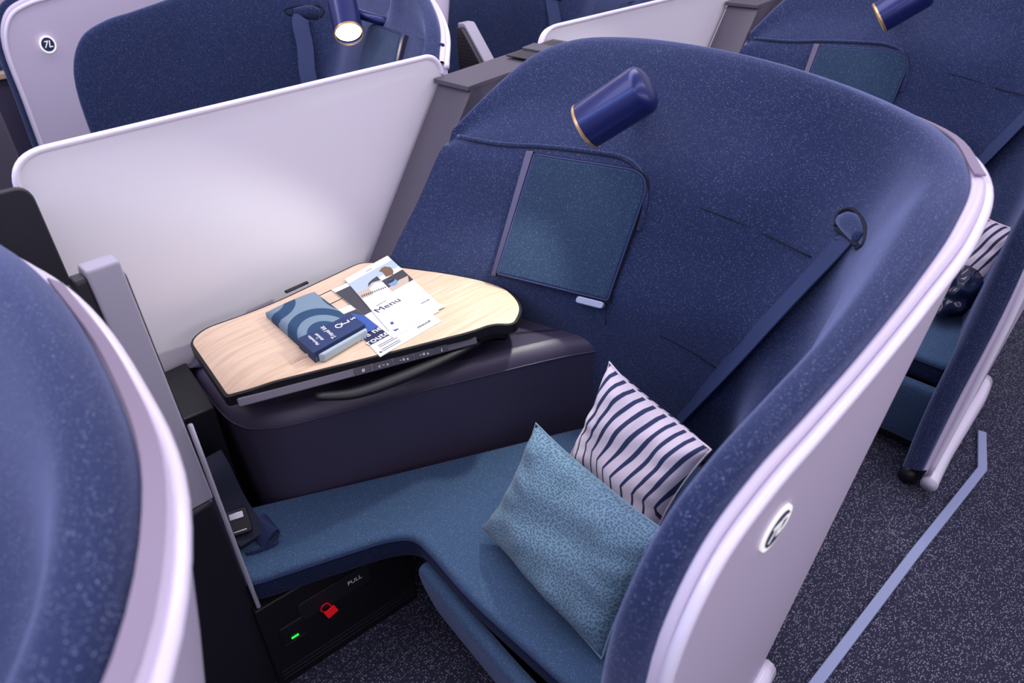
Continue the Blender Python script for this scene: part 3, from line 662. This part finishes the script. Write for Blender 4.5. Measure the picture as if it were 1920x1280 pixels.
r2, o2, P2, pt2, fr2 = card('drinks_card', [T(622, 545), T(700, 510), T(824, 585), T(738, 636)], zt + .0015, .0012, 'white card with dark grey photo panel, between the menu and the leaflet', 'card')
pt2('cover_photo', rect(0, .44, 1.0, .93), 'print_dark')
text('title', 'Beverages', .018, fr2(.45, .33, .0005), 'print_navy', o2, .0001, .0)
pt2('logo_mark', rect(.12, .06, .20, .11), 'logoblue')
pt2('colour_mark', rect(.93, .06, .98, .10), 'skin')
# menu: a folded card, cover slightly raised
r3, o3, P3, pt3, fr3 = card('menu', [T(647, 527), T(727, 483), T(822, 572), T(730, 624)], zt + .0035, .0018, 'white folded menu with photo collage, topmost of the brochures on the oak table', 'menu')
prism('inner_page', [tuple(P3(.02, .0).xy), tuple(P3(1.0, .0).xy), tuple(P3(1.06, -.08).xy), tuple(P3(.12, -.02).xy)], zt + .003, zt + .004, 'snow', o3, bevel=0)
pt3('photo_building_sky', rect(.0, .42, .52, .90), 'lightblue'); pt3('photo_building_snow', rect(.0, .42, .52, .60), 'snow', .0005)
pt3('photo_facade', [(.0, .58), (.52, .52), (.52, .66), (.36, .72), (.22, .68), (.0, .70)], 'stone', .0007)
pt3('photo_facade_light', [(.22, .555), (.52, .525), (.52, .655), (.38, .70), (.24, .66)], 'snow', .0009)
pt3('photo_roof', [(.24, .70), (.36, .73), (.52, .70), (.52, .78), (.40, .77), (.30, .75)], 'print_dark', .0008)
for k in range(12):
    u = .03 + .04 * k; pt3('facade_window', rect(u, .60 - .005 * k, u + .02, .63 - .005 * k), 'print_dark', .0011)
pt3('photo_person_sky', rect(.52, .68, 1.0, .90), 'lightblue'); pt3('photo_person_sea', rect(.52, .68, 1.0, .75), 'snow', .0005)
pt3('photo_person_figure', [(.64, .70), (.66, .80), (.62, .83), (.70, .86), (.78, .86), (.86, .80), (.84, .72), (.78, .68)], 'skin', .0007)
pt3('photo_cup_background', rect(.52, .46, 1.0, .68), 'print_dark'); pt3('photo_cup_table', [(.52, .46), (.90, .46), (.98, .55), (.80, .56), (.52, .53)], 'stone', .0006)
pt3('photo_cup', [(.66 + .09 * math.cos(q), .57 + .055 * math.sin(q)) for q in [2 * math.pi * k / 14 for k in range(14)]], 'bluecup', .0009)
pt3('photo_cup_rim', [(.65 + .08 * math.cos(q), .60 + .02 * math.sin(q)) for q in [2 * math.pi * k / 14 for k in range(14)]], 'print_navy', .0012)
text('title', 'Menu', .026, fr3(.28, .31, .0005), 'print_navy', o3, .0001, .0, 0, 'CENTER', 1.2)
text('subtitle', 'Business Class', .005, fr3(.22, .385, .0005), 'print_dark', o3, .0001)
text('logo_text', 'FINNAIR', .007, fr3(.84, .10, .0005), 'print_dark', o3, .0001, 0, .3)
pt3('logo_mark', rect(.10, .05, .15, .085), 'logoblue'); pt3('top_mark', rect(.42, .935, .56, .942), 'print_dark')
# ---------------------------------------------------------------- pillows
def pillow(name, c, ux, uy, w, h, th, mat, label, group=None, seed=0, ear=.10, n=36, m=28, wr=.004):
    rnd = random.Random(seed); ux = Vector(ux).normalized(); uy = Vector(uy); uy = (uy - ux * uy.dot(ux)).normalized(); nz = ux.cross(uy)
    base = Vector(c); r = thing(name, label, 'pillow', tuple(base), group)
    ph = [rnd.random() * 6 for _ in range(8)]
    def pt(u, v, s):
        a_, b_ = 2 * u - 1, 2 * v - 1
        pinch = 1 - ear * (1 - a_ * a_) * abs(b_) ** 2 * 1.0; pinch2 = 1 - ear * (1 - b_ * b_) * abs(a_) ** 2
        x = a_ * w / 2 * pinch2; y = b_ * h / 2 * pinch
        e = max(0, (1 - a_ ** 4)) ** .55 * max(0, (1 - b_ ** 4)) ** .55
        ed_ = max(abs(a_), abs(b_))
        wrk = wr * (math.sin(5 * a_ + 3 * b_ + ph[0]) + .7 * math.sin(9 * b_ - 4 * a_ + ph[1]) + .5 * math.sin(16 * a_ * b_ + ph[2])) * e
        wrk += wr * 1.1 * math.sin(14 * math.atan2(b_, a_) + ph[3]) * max(0, ed_ - .45) * (1 - ed_) * 6
        zz = s * th / 2 * e + (wrk if s > 0 else 0) + .010 * math.sin(2.3 * a_ + ph[4]) * b_
        return base + ux * x + uy * y + nz * zz
    rows = []
    V, F, K = [], [], (n + 1) * (m + 1)
    for s in (1, -1):
        for j in range(m + 1):
            for i in range(n + 1): V.append(pt(i / n, j / m, s))
    for j in range(m):
        for i in range(n):
            q = j * (n + 1) + i; F.append((q, q + 1, q + n + 2, q + n + 1)); F.append((K + q, K + q + n + 1, K + q + n + 2, K + q + 1))
    me = bpy.data.meshes.new('pillow_body'); me.from_pydata(V, [], F); ul = me.uv_layers.new(name='UVMap')
    for p in me.polygons:
        for li in p.loop_indices:
            vi = me.loops[li].vertex_index % K; ul.data[li].uv = ((vi % (n + 1)) / n, (vi // (n + 1)) / m)
    bm = bmesh.new(); bm.from_mesh(me); bmesh.ops.remove_doubles(bm, verts=bm.verts, dist=.0002); bm.to_mesh(me); bm.free()
    o = link('pillow_cover', me, mat, r)
    ring = [pt(u, 0, 1) for u in [k / 24 for k in range(25)]] + [pt(1, v, 1) for v in [k / 20 for k in range(1, 21)]] + [pt(1 - u, 1, 1) for u in [k / 24 for k in range(1, 25)]] + [pt(0, 1 - v, 1) for v in [k / 20 for k in range(1, 20)]]
    tube('hem', ring + [ring[0]], .0022, mat, o, seg=6, res=1)
    return r
def quad_pillow(tl, tr, br_, bl, **k):
    tl, tr, br_, bl = map(Vector, (tl, tr, br_, bl)); c = (tl + tr + br_ + bl) / 4
    return pillow(c=c, ux=(tr + br_ - tl - bl), uy=(tl + tr - bl - br_), w=((tr - tl).length + (br_ - bl).length) / 2, h=((tl - bl).length + (tr - br_).length) / 2, **k)
strip_pil = quad_pillow((.932, .705, .68), (.905, .490, .625), (.80, .475, .40), (.87, .77, .425), name='striped_pillow', th=.10, mat='pstripe', label='off-white pillow with navy stripes leaning on the 7D seat back behind the teal pillow', group='striped pillows', seed=3)
teal_pil = quad_pillow((.800, .745, .575), (.735, .445, .55), (.605, .42, .37), (.636, .830, .365), name='teal_pillow', th=.09, mat='pteal', label='teal pillow with tiny dark flecks on the 7D seat in front of the striped pillow', seed=5)
# ---------------------------------------------------------------- lap belt and ottoman armrest buckle
lb_t = thing('lap_belt', 'black lap belt with metal buckle lying on the end of the blue ottoman cushion', 'seat belt', (.3, 1.15, .345))
ribbon('belt_pad', [(.305, 1.235, .52), (.306, 1.215, .49), (.308, 1.195, .42), (.312, 1.165, .372), (.313, 1.13, .355)], Vector((1, .1, 0)), .062, .012, 'beltk', lb_t)
fr_b = frame((.303, 1.160, .392), (1, -.35, 0), (0.1, .75, .62))
bk = prism('buckle', rounded([(-.022, -.026), (.022, -.026), (.022, .026), (-.022, .026)], .005, 3), -.006, .006, 'black', lb_t, bevel=.002, frame=fr_b)
prism('buckle_plate', [(-.015, .006), (.013, .006), (.013, .019), (-.015, .019)], .006, .0085, 'metal', bk, bevel=.0008, frame=fr_b)
prism('buckle_tongue', [(-.014, -.020), (.012, -.020), (.012, -.018), (-.014, -.018)], .006, .0075, 'metal', bk, bevel=0, frame=fr_b)
ribbon('webbing', [(.318, 1.125, .350), (.330, 1.125, .362), (.348, 1.128, .372), (.360, 1.135, .362)], Vector((.25, 1, .1)), .05, .003, 'belt', lb_t)
ribbon('belt_anchor', [(.285, 1.118, .345), (.31, 1.105, .346), (.345, 1.098, .345), (.355, 1.11, .343)], Vector((0, 0, 1)), .010, .006, 'navy', lb_t)
# ---------------------------------------------------------------- monitor on the back of the shell in front
mon = thing('seat_monitor', 'grey edge-on monitor housing with ribbed back, standing in front of the 7D ottoman', 'monitor', (.23, 1.06, 0), 'seat monitors')
mfr = frame((0, 1.07, 0), (1, 0, 0), (0, 0, 1))
def xframe(x): return frame((x, 0, 0), (0, 1, 0), (0, 0, 1))      # local x = world y, local y = world z, local z = world x
MS = Matrix.Shear('XZ', 4, (0, 0)) 
side = rounded([(1.065, .565), (1.065, 1.046), (1.10, 1.046), (1.30, .80), (1.30, .565)], [.004, .006, .006, .04, .004], 4)
def lean(o):
    for v in o.data.vertices: v.co.x -= (v.co.z - .565) * .018
    return o
lean(prism('monitor_housing', side, .205, .252, 'greymon', mon, bevel=.004, frame=xframe(0)))
lean(prism('screen', rounded([(1.075, .60), (1.075, 1.02), (1.10, 1.02), (1.28, .80), (1.28, .60)], .01, 3), .252, .256, 'black', mon, bevel=.002, frame=xframe(0)))
vent = lean(prism('vent', rounded([(1.072, .60), (1.072, 1.034), (1.10, 1.034), (1.29, .80), (1.29, .60)], .008, 3), .188, .206, 'dark', mon, bevel=.003, frame=xframe(0)))
for k in range(34):
    z = .63 + .0115 * k; L_ = .20 if z < .80 else max(.03, 1.10 + (1.034 - z) * .8 - 1.075)
    lean(box('vent_rib', (.187, 1.075 + L_ / 2, z), (.004, L_, .004), 'dark', vent, 0))
# the dark lower frame below the monitor, standing on the floor
lf = prism('pedestal', [(.06, .0), (.10, .40), (.195, .565), (.252, .565), (.262, .0)], -.10, .008, 'dark', mon, bevel=.01, frame=mfr)
tube('frame_edge', [(.262, 1.052, .01), (.256, 1.054, .40), (.254, 1.055, .74)], .0045, 'greymon', mon, seg=8, res=4)
# black end panel beside the divider
ep = tag(prism('black_end_panel', rounded([(-.25, .50), (-.25, 1.073), (.232, 1.073), (.238, .50)], [.01, .03, .028, .01], 6), -.012, .004, 'dark', None, bevel=.003, frame=yframe(1.42)), 'black rounded end panel in front of the forward end of the white divider', 'panel')
# ---------------------------------------------------------------- copies for the other seats
def lab(o, s): o['label'] = s; return o
shell6 = lab(copy_tree(shell, None, (-P_ROW, 0, 0)), 'out of focus blue and white seat shell in the left foreground, seen from behind')
shell8 = lab(copy_tree(shell, None, (P_ROW, 0, 0)), 'navy seat shell in the row behind, at the right edge past the aisle carpet')
Ch, Rh = list(C_), list(R_)
for k_, (px_, py_, y_) in enumerate([(842, 118, 1.66), (843, 60, 1.75), (826, 15, 1.86), (800, -20, 1.97), (770, -50, 2.08)]):
    d_ = cam.matrix_world.to_3x3() @ Vector((px_ - 960, -(py_ - 640), -f_px)); t_ = y_ / d_.y
    q_ = (1 + (d_.x * t_ - 1 - ST - .03) / .96, 2 * Y_MID - y_, (1.5 + d_.z * t_) / 1.12); Rh[k_] = q_; Ch[k_] = (q_[0] - .055 + .01 * k_, q_[1] - .05 - .005 * k_, q_[2] + .012 + .008 * k_)
shH, liH, opH = build_shell('x', Ch, Rh)
for o_ in list(shell.children):
    if o_.name.split('.')[0] in ('storage_door', 'hinge_strip', 'upper_seam', 'belt_slot', 'belt_slot_opening', 'belt_slot_shadow', 'door_gap'): copy_tree(o_, shH)
shell7h = mirrored(shH, ST + .03, 'navy seat shell beyond the white divider, with the lit lamp'); shell7h.scale = (.96, -1, 1.12)
shell8h = mirrored(shH, ST + P_ROW, 'dark blue seat shell at the top centre, furthest of the shells behind the dividers')
for o_ in list(shH.children_recursive): bpy.data.objects.remove(o_)
bpy.data.objects.remove(shH)
shell7l = lab(copy_tree(shell, None, (.355, 3.68, 0)), 'white seat shell side marked 7L at the far aisle, top left'); shell7l.scale = (1, 1, 1.12)
badge('7D', bc + bn * .001, bx, by, shell)
q7, n7 = outer_at(.923 - .355, .896 / 1.12); q7 = Vector((.923, q7.y + 3.68 - .010, .896 / 1.12)); b7 = badge('7L', q7, bx, by, shell7l); b7.scale = (1, 1, 1); b7.location.z += 0
# recessed handhold on the rim of the shell in front
lab(copy_tree(lampt, None, (P_ROW, 0, 0)), 'navy cylinder reading lamp with gold ring on the shell in the row behind, top right')
l7h = mirrored(lampt, ST, 'lit cylinder reading lamp pointing down beyond the white divider')
lab(copy_tree(belt, None, (P_ROW, 0, 0)), 'navy shoulder belt on the seat in the row behind, at the right edge')
b7 = mirrored(belt, ST, 'navy shoulder belt hanging on the shell beyond the white divider'); b7.scale = (.98, -1, 1.12); b7.location.z *= 1.12
mirrored(belt, ST + P_ROW, 'navy shoulder belt on the furthest shell at the top centre')
lab(copy_tree(dv, None, (P_ROW, 0, 0)), 'white privacy divider panel of the row behind, top centre right')
lab(copy_tree(cab, None, (P_ROW, 0, 0)), 'dark grey raked cabinet beside the divider of the row behind')
lab(copy_tree(con, None, (P_ROW, 0, 0)), 'leather console box of the row behind, mostly hidden by the 7D shell')
lab(copy_tree(bench, None, (P_ROW, 0, 0)), 'blue fabric seat bench in the row behind, seen past the 7D shell')
sp8 = lab(copy_tree(strip_pil, None, (P_ROW + .04, -.13, -.05)), 'striped pillow on the seat in the row behind, at the right edge')
m8 = mirrored(mon, ST + P_ROW, 'monitor housing behind the shell with the lit lamp, top centre'); m8.location.x -= .09; m8.location.y += .06

# wrapped blanket on the seat behind
bl = thing('wrapped_blanket', 'crumpled dark plastic wrapped blanket on the seat behind, below its striped pillow', 'blanket', (2.25, .42, .345))
def crumple(name, c, sx, sy, sz, mat, parent, seed):
    rnd = random.Random(seed); bm = bmesh.new(); bmesh.ops.create_icosphere(bm, subdivisions=4, radius=1)
    from mathutils import noise
    for v in bm.verts:
        n_ = noise.noise(v.co * 2.2 + Vector((seed, 0, 0))) * .35 + noise.noise(v.co * 5 + Vector((0, seed, 0))) * .16
        v.co *= 1 + n_; v.co = Vector((c[0] + v.co.x * sx, c[1] + v.co.y * sy, c[2] + max(v.co.z, -.75) * sz))
    me = bpy.data.meshes.new(name); bm.to_mesh(me); bm.free(); return link(name, me, mat, parent)
crumple('blanket_bundle', (2.22, .44, .40), .13, .085, .075, 'plasticwrap', bl, 3)
# things by the far window, top left
fc = thing('window_console', 'pale wooden console top with dark sides by the cabin window, far top left', 'console', (.5, 4.45, 0))
box('console_top', (.40, 4.45, .745), (.98, .5, .03), 'wood', fc, .006)
box('console_body', (.40, 4.45, .365), (.96, .46, .73), 'leather', fc, .01)
fp = thing('folded_pouch', 'navy travel pouch with pale loop print on the wooden console by the window', 'pouch', (.78, 4.30, .76))
pillowy('pouch_body', [Vector((.56, 4.50, 0)), Vector((.82, 4.50, 0)), Vector((.82, 4.26, 0)), Vector((.56, 4.26, 0))], .7605, .04, 10, 8, 'band', fp, .3, .4)
lathe('loop_print', [(0, .030), (.002, .034), (.002, .048), (0, .052)], (.72, 4.36, .802), (0, 0, 1), 'print_white', fp, seg=24)
fm = thing('far_monitor', 'dark ribbed monitor housing at the left edge, beyond the white divider', 'monitor', (.42, 2.95, 0))
box('monitor_housing', (.42, 3.10, .52), (.14, .30, .80), 'grey', fm, .008)
for k in range(20): box('vent_rib', (.345, 3.05, .45 + .02 * k), (.006, .18, .007), 'black', fm, 0)
